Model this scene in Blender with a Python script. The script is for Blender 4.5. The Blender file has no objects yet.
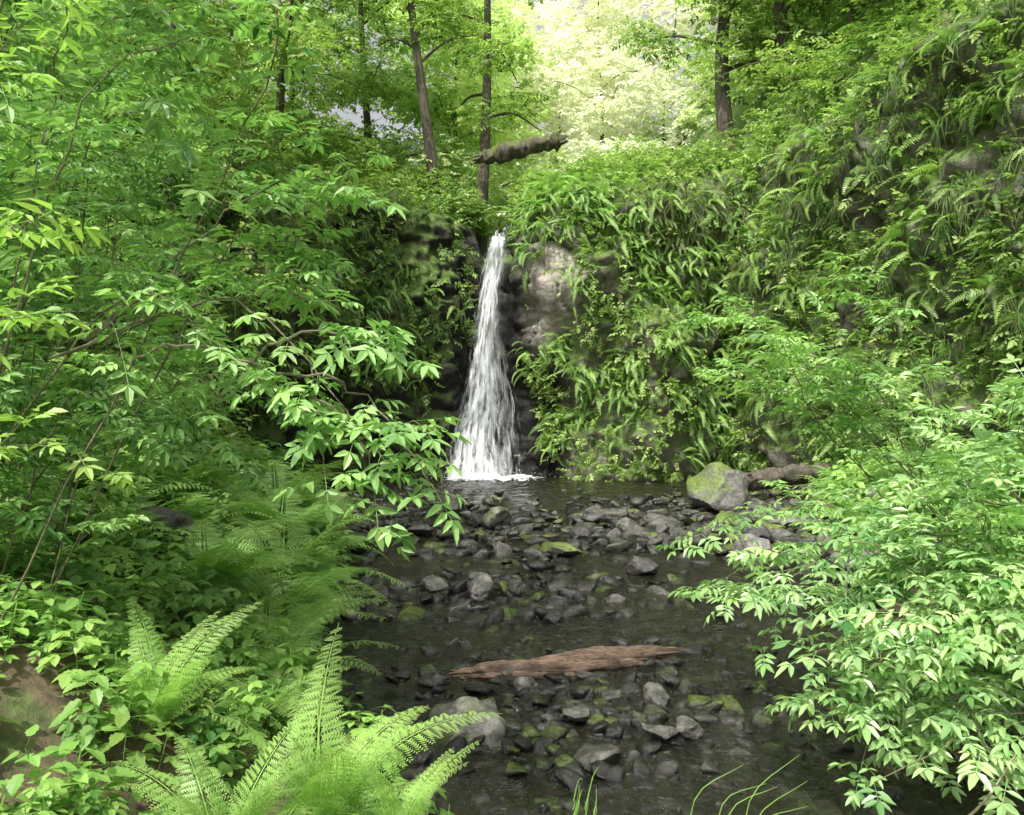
import bpy, math, random, bmesh
import numpy as np
from mathutils import Vector
rng=np.random.default_rng(11); random.seed(11)
U=rng.uniform; NRM=rng.normal
scene=bpy.context.scene
# ------------------------------------------------------------ noise
_perm=rng.random((64,64,64))
def vn(x,y,z):
    x=np.asarray(x,float);y=np.asarray(y,float);z=np.asarray(z,float)
    x,y,z=np.broadcast_arrays(x,y,z)
    xi=np.floor(x).astype(int);yi=np.floor(y).astype(int);zi=np.floor(z).astype(int)
    fx=x-xi;fy=y-yi;fz=z-zi
    fx=fx*fx*(3-2*fx);fy=fy*fy*(3-2*fy);fz=fz*fz*(3-2*fz)
    g=lambda a,b,c:_perm[(xi+a)&63,(yi+b)&63,(zi+c)&63]
    c00=g(0,0,0)*(1-fx)+g(1,0,0)*fx; c10=g(0,1,0)*(1-fx)+g(1,1,0)*fx
    c01=g(0,0,1)*(1-fx)+g(1,0,1)*fx; c11=g(0,1,1)*(1-fx)+g(1,1,1)*fx
    return ((c00*(1-fy)+c10*fy)*(1-fz)+(c01*(1-fy)+c11*fy)*fz)*2-1
def fbm(x,y,z=0.,o=4):
    s=0;a=1.;f=1.
    for i in range(o):
        s=s+a*vn(np.asarray(x)*f+i*7.3,np.asarray(y)*f+i*3.1,np.asarray(z)*f+i*5.7);a*=.5;f*=2.03
    return s
def sm(a,b,x):
    t=np.clip((x-a)/(b-a),0,1);return t*t*(3-2*t)
# ------------------------------------------------------------ mesh builder
class MB:
    def __init__(s): s.V=[];s.Q=[];s.T=[];s.H=[];s.M=[];s.n=0
    def add(s,V,Q,tint=.5,hue=.5,mi=0):
        V=np.asarray(V,float).reshape(-1,3);Q=np.asarray(Q,int).reshape(-1,4)
        s.V.append(V);s.Q.append(Q+s.n);s.n+=len(V)
        s.T.append(np.broadcast_to(np.asarray(tint,float),(len(V),)).copy())
        s.H.append(np.broadcast_to(np.asarray(hue,float),(len(V),)).copy())
        s.M.append(np.full(len(Q),mi))
    def inst(s,tpl,P,R,S,tint,hue=.5,mi=0):
        V,Q=tpl[0],tpl[1];tv=tpl[2] if len(tpl)>2 else np.zeros(len(V))
        k=len(P)
        if k==0:return
        S=np.asarray(S,float)
        if S.ndim==0:S=np.full(k,float(S))
        W=np.einsum('kij,nj->kni',R,V)*S[:,None,None]+P[:,None,:]
        QQ=(Q[None]+(np.arange(k)*len(V))[:,None,None]).reshape(-1,4)
        tint=np.broadcast_to(np.asarray(tint,float),(k,));hue=np.broadcast_to(np.asarray(hue,float),(k,))
        s.add(W.reshape(-1,3),QQ,(tint[:,None]+tv[None]).ravel(),np.repeat(hue,len(V)),mi)
    def build(s,name,mats,smooth=False,parent=None):
        V=np.concatenate(s.V);Q=np.concatenate(s.Q)
        me=bpy.data.meshes.new(name)
        me.vertices.add(len(V));me.vertices.foreach_set('co',V.astype(np.float32).ravel())
        me.loops.add(len(Q)*4);me.loops.foreach_set('vertex_index',Q.astype(np.int32).ravel())
        me.polygons.add(len(Q));me.polygons.foreach_set('loop_start',(np.arange(len(Q))*4).astype(np.int32))
        me.polygons.foreach_set('material_index',np.concatenate(s.M).astype(np.int32))
        me.update(calc_edges=True)
        me.polygons.foreach_set('use_smooth',np.full(len(Q),bool(smooth)))
        for nm,a in(('tint',s.T),('hue',s.H)):
            at=me.attributes.new(nm,'FLOAT','POINT');at.data.foreach_set('value',np.concatenate(a).astype(np.float32))
        for m in mats:me.materials.append(m)
        ob=bpy.data.objects.new(name,me);scene.collection.objects.link(ob)
        if parent:ob.parent=parent
        return ob
def norm(a):return a/np.maximum(np.linalg.norm(a,axis=-1,keepdims=True),1e-9)
def basis(d,up):
    y=norm(d);z=up-(up*y).sum(-1,keepdims=True)*y;z=norm(z);x=np.cross(y,z)
    return np.stack([x,y,z],-1)
def tube(pts,rad,n=7):
    pts=np.asarray(pts,float);rad=np.broadcast_to(np.asarray(rad,float),(len(pts),))
    t=norm(np.gradient(pts,axis=0));ref=np.array([0.31,0.2,0.9]) if abs(t[:,2]).mean()<.8 else np.array([1.,.1,0])
    a=norm(np.cross(t,ref));b=np.cross(t,a)
    th=np.linspace(0,2*np.pi,n,endpoint=False)
    V=pts[:,None]+rad[:,None,None]*(np.cos(th)[None,:,None]*a[:,None]+np.sin(th)[None,:,None]*b[:,None])
    m=len(pts);i,j=np.meshgrid(np.arange(m-1),np.arange(n),indexing='ij')
    Q=np.stack([i*n+j,i*n+(j+1)%n,(i+1)*n+(j+1)%n,(i+1)*n+j],-1).reshape(-1,4)
    return V.reshape(-1,3),Q
def spline(ctrl,n):
    c=np.asarray(ctrl,float);m=len(c);k=np.concatenate([[2*c[0]-c[1]],c,[2*c[-1]-c[-2]]])
    out=[]
    for t in np.linspace(0,m-1-1e-6,n):
        i=int(t);f=t-i;p0,p1,p2,p3=k[i],k[i+1],k[i+2],k[i+3]
        out.append(.5*((2*p1)+(-p0+p2)*f+(2*p0-5*p1+4*p2-p3)*f*f+(-p0+3*p1-3*p2+p3)*f**3))
    return np.array(out)
# ------------------------------------------------------------ materials
def new_mat(name):
    m=bpy.data.materials.new(name);m.use_nodes=True;nt=m.node_tree;nt.nodes.clear()
    return m,nt,nt.nodes,nt.links
def N(nd,t,**k):
    n=nd.new(t)
    for a,b in k.items():setattr(n,a,b)
    return n
def ramp(nd,stops):
    r=nd.new('ShaderNodeValToRGB');e=r.color_ramp.elements
    while len(e)<len(stops):e.new(.5)
    for i,(p,c) in enumerate(stops):e[i].position=p;e[i].color=(*c,1)
    return r
def mixc(nd,lk,f,a,b,blend='MIX'):
    m=nd.new('ShaderNodeMix');m.data_type='RGBA';m.blend_type=blend
    for i,v in((0,f),(6,a),(7,b)):
        if isinstance(v,bpy.types.NodeSocket):lk.new(v,m.inputs[i])
        else:m.inputs[i].default_value=v if i==0 else (*v,1)
    return m.outputs[2]
def leaf_mat(name,dark,light,alt,trans=.42,rough=.45,tg=(1.15,1.35,.75)):
    m,nt,nd,lk=new_mat(name)
    a=N(nd,'ShaderNodeAttribute',attribute_name='tint');h=N(nd,'ShaderNodeAttribute',attribute_name='hue')
    r=ramp(nd,[(0,dark),(1,light)]);lk.new(a.outputs['Fac'],r.inputs[0])
    c=mixc(nd,lk,h.outputs['Fac'],r.outputs[0],alt)
    p=N(nd,'ShaderNodeBsdfDiffuse');lk.new(c,p.inputs[0])
    gl=N(nd,'ShaderNodeBsdfGlossy');gl.inputs['Roughness'].default_value=rough
    x1=N(nd,'ShaderNodeMixShader');x1.inputs[0].default_value=.055;lk.new(p.outputs[0],x1.inputs[1]);lk.new(gl.outputs[0],x1.inputs[2])
    t=N(nd,'ShaderNodeBsdfTranslucent');tc=mixc(nd,lk,1.,c,tg,'MULTIPLY');lk.new(tc,t.inputs[0])
    x=N(nd,'ShaderNodeMixShader');x.inputs[0].default_value=trans
    o=N(nd,'ShaderNodeOutputMaterial');lk.new(x1.outputs[0],x.inputs[1]);lk.new(t.outputs[0],x.inputs[2]);lk.new(x.outputs[0],o.inputs[0])
    return m
def solid_mat(name,c1,c2,scale=8,rough=.8,bump=.4,stretch=(1,1,1),moss=None,wet=False,wetdark=.45,tmin=.4,wz1=.08,bd=.05):
    m,nt,nd,lk=new_mat(name)
    g=N(nd,'ShaderNodeNewGeometry');mp=N(nd,'ShaderNodeMapping');mp.inputs['Scale'].default_value=stretch
    lk.new(g.outputs['Position'],mp.inputs[0])
    n=N(nd,'ShaderNodeTexNoise');n.inputs['Scale'].default_value=scale;n.inputs['Detail'].default_value=8;n.inputs['Roughness'].default_value=.68
    lk.new(mp.outputs[0],n.inputs['Vector'])
    r=ramp(nd,[(.32,c1),(.7,c2)]);lk.new(n.outputs['Fac'],r.inputs[0])
    a=N(nd,'ShaderNodeAttribute',attribute_name='tint')
    mm=N(nd,'ShaderNodeMapRange');mm.inputs[1].default_value=0;mm.inputs[2].default_value=1;mm.inputs[3].default_value=tmin;mm.inputs[4].default_value=1.8
    lk.new(a.outputs['Fac'],mm.inputs[0])
    sc=N(nd,'ShaderNodeVectorMath',operation='SCALE');lk.new(r.outputs[0],sc.inputs[0]);lk.new(mm.outputs[0],sc.inputs['Scale'])
    col=sc.outputs[0]
    p=N(nd,'ShaderNodeBsdfPrincipled');p.inputs['Roughness'].default_value=rough
    if moss:
        h=N(nd,'ShaderNodeAttribute',attribute_name='hue')
        sx=N(nd,'ShaderNodeSeparateXYZ');lk.new(g.outputs['Normal'],sx.inputs[0])
        n2=N(nd,'ShaderNodeTexNoise');n2.inputs['Scale'].default_value=3.;n2.inputs['Detail'].default_value=6;lk.new(g.outputs['Position'],n2.inputs['Vector'])
        s1=N(nd,'ShaderNodeMath',operation='MULTIPLY_ADD');lk.new(sx.outputs[2],s1.inputs[0]);s1.inputs[1].default_value=.3;lk.new(n2.outputs['Fac'],s1.inputs[2])
        s2=N(nd,'ShaderNodeMath',operation='ADD');lk.new(s1.outputs[0],s2.inputs[0]);lk.new(h.outputs['Fac'],s2.inputs[1])
        mr=N(nd,'ShaderNodeMapRange');mr.inputs[1].default_value=1.0;mr.inputs[2].default_value=1.25;lk.new(s2.outputs[0],mr.inputs[0])
        n3=N(nd,'ShaderNodeTexNoise');n3.inputs['Scale'].default_value=25.;lk.new(g.outputs['Position'],n3.inputs['Vector'])
        mc=ramp(nd,[(.3,tuple(x*.4 for x in moss)),(.7,moss)]);lk.new(n3.outputs['Fac'],mc.inputs[0])
        col=mixc(nd,lk,mr.outputs[0],col,mc.outputs[0])
    if wet:
        sp=N(nd,'ShaderNodeSeparateXYZ');lk.new(g.outputs['Position'],sp.inputs[0])
        w=N(nd,'ShaderNodeMapRange');w.inputs[1].default_value=.01;w.inputs[2].default_value=wz1;w.inputs[3].default_value=wetdark;w.inputs[4].default_value=1.
        lk.new(sp.outputs[2],w.inputs[0])
        v=N(nd,'ShaderNodeVectorMath',operation='SCALE');lk.new(col,v.inputs[0]);lk.new(w.outputs[0],v.inputs['Scale']);col=v.outputs[0]
        w2=N(nd,'ShaderNodeMapRange');w2.inputs[1].default_value=.01;w2.inputs[2].default_value=wz1;w2.inputs[3].default_value=.1;w2.inputs[4].default_value=rough
        lk.new(sp.outputs[2],w2.inputs[0]);lk.new(w2.outputs[0],p.inputs['Roughness'])
    lk.new(col,p.inputs['Base Color'])
    b=N(nd,'ShaderNodeBump');b.inputs['Strength'].default_value=bump;b.inputs['Distance'].default_value=bd
    lk.new(n.outputs['Fac'],b.inputs['Height']);lk.new(b.outputs[0],p.inputs['Normal'])
    o=N(nd,'ShaderNodeOutputMaterial');lk.new(p.outputs[0],o.inputs[0])
    return m
M_elder=leaf_mat('elder_leaf',(.045,.15,.04),(.36,.58,.20),(.44,.53,.16),.42)
M_elderR=leaf_mat('elder_leaf_pale',(.08,.23,.07),(.46,.65,.28),(.48,.58,.22),.38,.35)
M_herb=leaf_mat('herb_leaf',(.045,.16,.03),(.33,.55,.13),(.42,.48,.13),.4)
M_fern=leaf_mat('fern_leaf',(.05,.16,.03),(.37,.57,.16),(.36,.25,.10),.4)
M_tree=leaf_mat('tree_leaf',(.04,.125,.028),(.40,.55,.16),(.55,.58,.22),.45)
M_bright=leaf_mat('leaf_painted_sunlight',(.30,.44,.17),(.78,.84,.50),(.82,.82,.58),.5)  # lighter copy of the tree leaf, sunlight painted into its colour
M_glow=leaf_mat('leaf_painted_glow',(.76,.80,.55),(.92,.94,.78),(.92,.92,.8),.5,tg=(1.05,1.05,1.))  # near-white leaves, overexposed glow of the opening painted into the colour
M_dead=leaf_mat('dry_frond',(.06,.07,.025),(.28,.26,.12),(.14,.27,.06),.25,.7,(1.1,1.,.8))
M_stem=solid_mat('green_stem',(.06,.065,.03),(.15,.14,.08),20,.7,.2)
M_bark=solid_mat('bark',(.03,.027,.02),(.13,.11,.08),6,.9,.8,(3,3,.6),moss=(.12,.17,.03))
M_rock=solid_mat('stream_rock',(.02,.02,.02),(.145,.138,.125),11,.4,1.,moss=(.16,.22,.05),wet=True,wetdark=.3,tmin=.2,wz1=.15,bd=.03)
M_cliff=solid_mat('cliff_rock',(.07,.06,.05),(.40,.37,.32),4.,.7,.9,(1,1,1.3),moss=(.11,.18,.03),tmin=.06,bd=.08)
M_soil=solid_mat('soil',(.05,.04,.025),(.22,.16,.10),9,.9,.8,moss=(.13,.22,.05),wet=True,wetdark=.6,tmin=.05)
M_log=solid_mat('rotten_wood',(.05,.033,.023),(.31,.21,.15),9,.85,1.,(.8,9,9))
# ------------------------------------------------------------ terrain
def xl(y):return np.interp(y,[-6,0,2,3,4,5,6,8,10,13,16.5,19,21.5,26],[2.6,1.5,.3,-.1,-.5,-1.0,-1.45,-1.6,-1.95,-3.0,-4.3,-4.6,-4.3,-2])
def xr(y):return np.interp(y,[-6,0,4,8,12,16,19,22],[4.5,3.6,3.0,3.3,4.2,5.6,6.2,6])
CP=np.array([(-16,7),(-14,9),(-10,13.5),(-7,17.5),(-4.8,20.3),(-3,21.6),(-1.9,22.3),(-1.2,22.9),(-0.1,22.9),(0.25,22.0),(0.9,21.6),(2.5,21.3),(4.3,21.4),(5.6,21.6),(6.3,20.4),(6.9,18.2),(7.5,15.5),(8.4,12.5),(10,9),(13,5),(16,2)],float)
def ztop(x):return np.interp(x,[-16,-7,-3.5,-1.5,-1.0,-.75,0,.25,.8,4,5.6,7,9,13],[7,7,7.5,7.5,7.2,6.3,6.3,7.5,7.9,8.2,8.3,8.8,9.0,9.0])
def cpy(x):return np.interp(x,CP[:,0],CP[:,1])
def H(x,y):
    x=np.asarray(x,float);y=np.asarray(y,float)
    dl=xl(y)-x;dr=x-xr(y);n=fbm(x*.9,y*.9,3.3);n2=fbm(x*4,y*4,9.,3)
    bar=np.exp(-((y-11.6)/3.4)**4)*.15+np.exp(-((y-4.9)/1.1)**2-((x-.45)/1.2)**2)*.16
    bed=-.2+bar+n*.07+n2*.03+.08*sm(1,4,x)*sm(9,12,y)
    L=.16*(1-np.exp(-np.maximum(dl,0)*3))+.34*np.maximum(dl,0)*np.clip(y/4,.2,1)+.3*np.maximum(dl-2.5,0)+.10*n*sm(0,1,dl)+n2*.03
    Rr=.2*(1-np.exp(-np.maximum(dr,0)*2))+.2*np.maximum(dr,0)+.1*n*sm(0,1,dr)+n2*.03
    z=bed+np.where(dl>0,L+.1,0)*1.+np.where(dr>0,Rr+.1,0)
    d=(y-cpy(x))*.8-.6*np.exp(-(x/1.6)**4)
    top=ztop(x)+np.clip(d-1,0,22)*np.interp(x,[-12,-4,0,5,9],[.45,.3,.24,.26,.34])+.3*n
    t=sm(.9,1.9,d)
    return z*(1-t)+top*t
def grid_obj(name,xs,ys,f,mat,hue=.5,tint=.55):
    X,Y=np.meshgrid(xs,ys,indexing='ij');Z=f(X,Y);nx,ny=X.shape
    i,j=np.meshgrid(np.arange(nx-1),np.arange(ny-1),indexing='ij')
    Q=np.stack([i*ny+j,(i+1)*ny+j,(i+1)*ny+j+1,i*ny+j+1],-1).reshape(-1,4)
    h=hue(X,Y).ravel() if callable(hue) else hue;t=tint(X,Y).ravel() if callable(tint) else tint
    b=MB();b.add(np.stack([X,Y,Z],-1).reshape(-1,3),Q,t,h);return b.build(name,[mat],True)
xs=np.concatenate([np.linspace(-60,-14,24)[:-1],np.arange(-14,14,.16),np.linspace(14,60,24)])
ys=np.concatenate([np.linspace(-30,-2,12)[:-1],np.arange(-2,26,.16),np.linspace(26,90,40)])
grid_obj('ground_terrain',xs,ys,H,M_soil,lambda X,Y:.28+.6*sm(.5,3,Y-cpy(X)),lambda X,Y:.5-.5*sm(-1.5,0,Y-cpy(X)))  # soil tint drops at the cliff foot, painting in the recess shade
# ------------------------------------------------------------ cliff
cs=spline(CP,900);seg=np.concatenate([[0],np.cumsum(np.linalg.norm(np.diff(cs[:,:2],axis=0),axis=1))]);CL=seg[-1]
def cliff(u,v):
    x=np.interp(u,seg,cs[:,0]);y=np.interp(u,seg,cs[:,1])
    e=.25;tx=np.interp(u+e,seg,cs[:,0])-np.interp(u-e,seg,cs[:,0]);ty=np.interp(u+e,seg,cs[:,1])-np.interp(u-e,seg,cs[:,1])
    l=np.hypot(tx,ty)+1e-9;nx=ty/l;ny=-tx/l
    zt=ztop(x)+.15;z=-.4+v*(zt+.4)
    fall=np.exp(-((x+.5)/.9)**4);pan=np.exp(-((x-1.15)/.9)**4)
    o=.5*fbm(x*.55,y*.55,z*.6,3)+(1-.75*pan)*(.2*fbm(x*2.2,y*2.2,z*2.4,3)+.25*np.abs(vn(x*1.7,y*1.7,z*2.6))-.16*np.abs(vn(x*4,y*4,z*3)))
    st=z*1.05+.9*vn(x*.9,y*.9,2.);o+=(.16+.08*pan)*(sm(0,.18,st-np.floor(st))-.5)*(vn(x*.8,y*.8,z)+.8)
    cx_=x*1.4+.35*vn(x*2,y,z*1.5);o+=.14*(sm(0,.12,cx_-np.floor(cx_))-.5)+.05*fbm(x*5,y*5,z*5,3)
    o=o*(1-.65*fall)
    o+=.35*np.sin(v*np.pi)*(1-fall)
    o-=1.1*np.exp(-((x-.55)/.8)**2)*sm(3.4,2.2,z)
    o-=.7*sm(-1.5,-2.5,x)*sm(2.8,1.6,z)
    o-=2.2*sm(.86,1,v)**1.5
    return np.stack([x+nx*o,y+ny*o,z],-1)
us=np.linspace(0,CL,760);vs=np.linspace(0,1,150)
Ug,Vg=np.meshgrid(us,vs,indexing='ij');Pc=cliff(Ug,Vg);nu,nv=Ug.shape
i,j=np.meshgrid(np.arange(nu-1),np.arange(nv-1),indexing='ij')
Q=np.stack([i*nv+j,(i+1)*nv+j,(i+1)*nv+j+1,i*nv+j+1],-1).reshape(-1,4)
b=MB();xx=Pc[...,0];zz=Pc[...,2]
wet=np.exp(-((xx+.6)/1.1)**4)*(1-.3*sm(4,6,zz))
wet=np.maximum(wet,np.exp(-((xx-.4)/1.0)**4)*sm(3.4,2.4,zz))  # wet rock, plus shade of the undercut painted into the same mask
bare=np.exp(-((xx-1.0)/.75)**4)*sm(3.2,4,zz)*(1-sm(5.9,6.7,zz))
b.add(Pc.reshape(-1,3),Q,(.36-.5*wet+.38*bare-.34*sm(-1.0,-1.6,xx)).ravel(),(.66-.36*wet-.22*bare).ravel());b.build('cliff_face',[M_cliff],True)  # rock left of the falls darkened, canopy shade painted into the tint
def cliff_n(u,v):
    a=cliff(u+.15,v)-cliff(u-.15,v);c=cliff(u,np.minimum(v+.02,1))-cliff(u,v-.02)
    return norm(np.cross(a,c))
# ------------------------------------------------------------ water
m,nt,nd,lk=new_mat('stream_water')
g=N(nd,'ShaderNodeNewGeometry');mp=N(nd,'ShaderNodeMapping');mp.inputs['Scale'].default_value=(1.,.6,1);lk.new(g.outputs['Position'],mp.inputs[0])
n1=N(nd,'ShaderNodeTexNoise');n1.inputs['Scale'].default_value=9;n1.inputs['Detail'].default_value=6;n1.inputs['Roughness'].default_value=.62;n1.inputs['Distortion'].default_value=.8;lk.new(mp.outputs[0],n1.inputs['Vector'])
bp=N(nd,'ShaderNodeBump');bp.inputs['Strength'].default_value=1.;bp.inputs['Distance'].default_value=.13;lk.new(n1.outputs['Fac'],bp.inputs['Height'])
gl=N(nd,'ShaderNodeBsdfGlossy');gl.inputs['Roughness'].default_value=.03;gl.inputs[0].default_value=(1,1,1,1);lk.new(bp.outputs[0],gl.inputs['Normal'])
tr=N(nd,'ShaderNodeBsdfTransparent');tr.inputs[0].default_value=(.74,.66,.45,1)
fr=N(nd,'ShaderNodeFresnel');fr.inputs[0].default_value=1.65;lk.new(bp.outputs[0],fr.inputs['Normal'])
df=N(nd,'ShaderNodeBsdfDiffuse');df.inputs[0].default_value=(.045,.045,.028,1)
x0=N(nd,'ShaderNodeMixShader');x0.inputs[0].default_value=.2;lk.new(tr.outputs[0],x0.inputs[1]);lk.new(df.outputs[0],x0.inputs[2])
x=N(nd,'ShaderNodeMixShader');lk.new(fr.outputs[0],x.inputs[0]);lk.new(x0.outputs[0],x.inputs[1]);lk.new(gl.outputs[0],x.inputs[2])
o=N(nd,'ShaderNodeOutputMaterial');lk.new(x.outputs[0],o.inputs[0]);M_water=m
def wz(X,Y):
    near=np.exp(-((X+.5)**2+(Y-21.2)**2)/5)
    return .010*fbm(X*3,Y*2.2,1.,3)+near*.035*fbm(X*5,Y*7,2.,3)
grid_obj('stream_water',np.arange(-7,8,.09),np.arange(-6,23,.09),wz,M_water)
# ------------------------------------------------------------ waterfall
def fall_mat(name,lo,hi,su,sv,base=(.92,.95,.98),mx=1.):
    m,nt,nd,lk=new_mat(name)
    a=N(nd,'ShaderNodeAttribute',attribute_name='tint');h=N(nd,'ShaderNodeAttribute',attribute_name='hue')
    cx=N(nd,'ShaderNodeCombineXYZ');m1=N(nd,'ShaderNodeMath',operation='MULTIPLY');m1.inputs[1].default_value=su;m2=N(nd,'ShaderNodeMath',operation='MULTIPLY');m2.inputs[1].default_value=sv
    lk.new(a.outputs['Fac'],m1.inputs[0]);lk.new(h.outputs['Fac'],m2.inputs[0]);lk.new(m1.outputs[0],cx.inputs[0]);lk.new(m2.outputs[0],cx.inputs[1])
    n=N(nd,'ShaderNodeTexNoise');n.inputs['Scale'].default_value=1;n.inputs['Detail'].default_value=7;n.inputs['Roughness'].default_value=.68;n.inputs['Distortion'].default_value=.6
    lk.new(cx.outputs[0],n.inputs['Vector'])
    e=N(nd,'ShaderNodeMath',operation='PINGPONG');e.inputs[1].default_value=.5;lk.new(a.outputs['Fac'],e.inputs[0])
    ef=N(nd,'ShaderNodeMapRange');ef.inputs[1].default_value=0;ef.inputs[2].default_value=.32;ef.inputs[3].default_value=-.28;ef.inputs[4].default_value=.02;lk.new(e.outputs[0],ef.inputs[0])
    s=N(nd,'ShaderNodeMath',operation='ADD');lk.new(n.outputs['Fac'],s.inputs[0]);lk.new(ef.outputs[0],s.inputs[1])
    r=N(nd,'ShaderNodeMapRange');r.inputs[1].default_value=lo;r.inputs[2].default_value=hi;r.inputs[4].default_value=mx;lk.new(s.outputs[0],r.inputs[0])
    p=N(nd,'ShaderNodeBsdfDiffuse');p.inputs[0].default_value=(*base,1)
    tl=N(nd,'ShaderNodeBsdfTranslucent');tl.inputs[0].default_value=(*base,1);xx_=N(nd,'ShaderNodeMixShader');xx_.inputs[0].default_value=.35;lk.new(p.outputs[0],xx_.inputs[1]);lk.new(tl.outputs[0],xx_.inputs[2])
    t=N(nd,'ShaderNodeBsdfTransparent');x=N(nd,'ShaderNodeMixShader');lk.new(r.outputs[0],x.inputs[0]);lk.new(t.outputs[0],x.inputs[1]);lk.new(xx_.outputs[0],x.inputs[2])
    o=N(nd,'ShaderNodeOutputMaterial');lk.new(x.outputs[0],o.inputs[0]);return m
FM=[fall_mat('falling_water_a',.42,.60,13,1.5,mx=.9),fall_mat('falling_water_b',.48,.65,22,2.6,mx=.9),fall_mat('falling_water_mist',.42,.80,26,2.,mx=.65)]
b=MB()
sv_=[0,.12,.3,.5,.62,.75,.88,1]
FL=[-.66,-.76,-.95,-1.14,-1.32,-1.58,-1.92,-2.2];FR=[-.04,-.04,-.18,-.26,-.2,-.0,.18,.36]
FR2=[-.04,-.04,-.15,-.1,.2,.5,.7,.85]
for k,(dx,wd) in enumerate([(0,1.),(0.02,1.08),(-.02,1.06)]):
    s=np.linspace(0,1,130);a=np.linspace(0,1,50);A,S=np.meshgrid(a,s,indexing='ij')
    L=np.interp(S,sv_,FL);R=np.interp(S,sv_,FR2 if k==2 else FR);c=(L+R)/2;w=(R-L)/2*wd
    X=c+(A*2-1)*w+dx+.07*fbm(S*6,k*3.,A*2,3)*sm(0,.1,S)
    Y=22.75-.5*sm(0,.08,S)-.35*S-.35*sm(.45,1,S)-.10*k*(.3+S)-.25*(1-(A*2-1)**2)*(.4+.6*S)+.20*fbm(A*5,S*5,k+.5,4)
    Z=6.42*(1-S**1.15)+.10*fbm(A*3,k*2.,0,3)*(1-S)-.02
    nA,nS=A.shape;i,j=np.meshgrid(np.arange(nA-1),np.arange(nS-1),indexing='ij')
    Q=np.stack([i*nS+j,(i+1)*nS+j,(i+1)*nS+j+1,i*nS+j+1],-1).reshape(-1,4)
    b.add(np.stack([X,Y,Z],-1).reshape(-1,3),Q,A.ravel()*1.0,(S*5+k*9.3).ravel(),k)
m,nt,nd,lk=new_mat('water_spray');p=N(nd,'ShaderNodeBsdfDiffuse');p.inputs[0].default_value=(.9,.93,.95,1);o=N(nd,'ShaderNodeOutputMaterial');lk.new(p.outputs[0],o.inputs[0]);M_spray=m
for k in range(500):
    x0=NRM(-.7,.6);z0=abs(NRM(0,.16));y0=21.05+NRM()*.2;r=U(.003,.009)
    b.add(*tube([[x0,y0,z0],[x0+U(-.01,.01),y0,z0+r],[x0+U(-.02,.02),y0,z0+r*2.6]],[r*.2,r,r*.1],4),.5,.5,3)
b.build('waterfall',FM+[M_spray],True)
m,nt,nd,lk=new_mat('foam')
g=N(nd,'ShaderNodeNewGeometry');a=N(nd,'ShaderNodeAttribute',attribute_name='tint')
n=N(nd,'ShaderNodeTexNoise');n.inputs['Scale'].default_value=6;n.inputs['Detail'].default_value=6;lk.new(g.outputs['Position'],n.inputs['Vector'])
s=N(nd,'ShaderNodeMath',operation='ADD');lk.new(n.outputs['Fac'],s.inputs[0]);lk.new(a.outputs['Fac'],s.inputs[1])
r=N(nd,'ShaderNodeMapRange');r.inputs[1].default_value=.88;r.inputs[2].default_value=1.2;lk.new(s.outputs[0],r.inputs[0])
p=N(nd,'ShaderNodeBsdfDiffuse');p.inputs[0].default_value=(.85,.88,.9,1)
t=N(nd,'ShaderNodeBsdfTransparent');x=N(nd,'ShaderNodeMixShader');lk.new(r.outputs[0],x.inputs[0]);lk.new(t.outputs[0],x.inputs[1]);lk.new(p.outputs[0],x.inputs[2]);o=N(nd,'ShaderNodeOutputMaterial');lk.new(x.outputs[0],o.inputs[0])
X,Y=np.meshgrid(np.arange(-3.4,2.2,.05),np.arange(18.8,22.4,.05),indexing='ij')
tt=.66*np.exp(-(((X+.45)/1.3)**2+((Y-21.3)/.45)**2))+.30*np.exp(-(((X+.5)/1.6)**2+((Y-20.8)/.8)**2))
Z=.03+.09*np.exp(-(((X+.5)/1.2)**2+((Y-21.3)/.35)**2))*(1+1.*fbm(X*5,Y*5,0,3))+wz(X,Y)
nx,ny=X.shape;i,j=np.meshgrid(np.arange(nx-1),np.arange(ny-1),indexing='ij');Q=np.stack([i*ny+j,(i+1)*ny+j,(i+1)*ny+j+1,i*ny+j+1],-1).reshape(-1,4)
b=MB();b.add(np.stack([X,Y,Z],-1).reshape(-1,3),Q,tt.ravel(),.5);b.build('plunge_pool_foam',[m],True)
# ------------------------------------------------------------ rocks
def rock_tpl(cuts,seed,facets=9,rough=.1,hz=(.3,.65)):
    r=np.random.default_rng(seed)
    bm=bmesh.new();bmesh.ops.create_cube(bm,size=2);bmesh.ops.subdivide_edges(bm,edges=bm.edges[:],cuts=cuts,use_grid_fill=True)
    V=norm(np.array([v.co[:] for v in bm.verts]));Q=np.array([[v.index for v in f.verts] for f in bm.faces]);bm.free()
    for k in range(facets):
        n=norm(r.normal(size=3));d=r.uniform(.42,.85);e=np.maximum(V@n-d,0);V=V-e[:,None]*n*.97
    V=V*(1+rough*fbm(V[:,0]*1.8+seed,V[:,1]*1.8,V[:,2]*1.8,4))[:,None]
    return V*np.array([1,r.uniform(.5,.95),r.uniform(*hz)]),Q
smallT=[rock_tpl(4,s,11,.16) for s in range(12)];bigT=[rock_tpl(22,s+50,12,.14,(.42,.6)) for s in range(12)]
def rotz(a,tilt=0):
    a=np.atleast_1d(a);d=np.stack([np.cos(a),np.sin(a),NRM(size=len(a))*tilt],-1);up=np.stack([NRM(size=len(a))*tilt,NRM(size=len(a))*tilt,np.ones(len(a))],-1)
    return basis(d,up)
b=MB()
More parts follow.
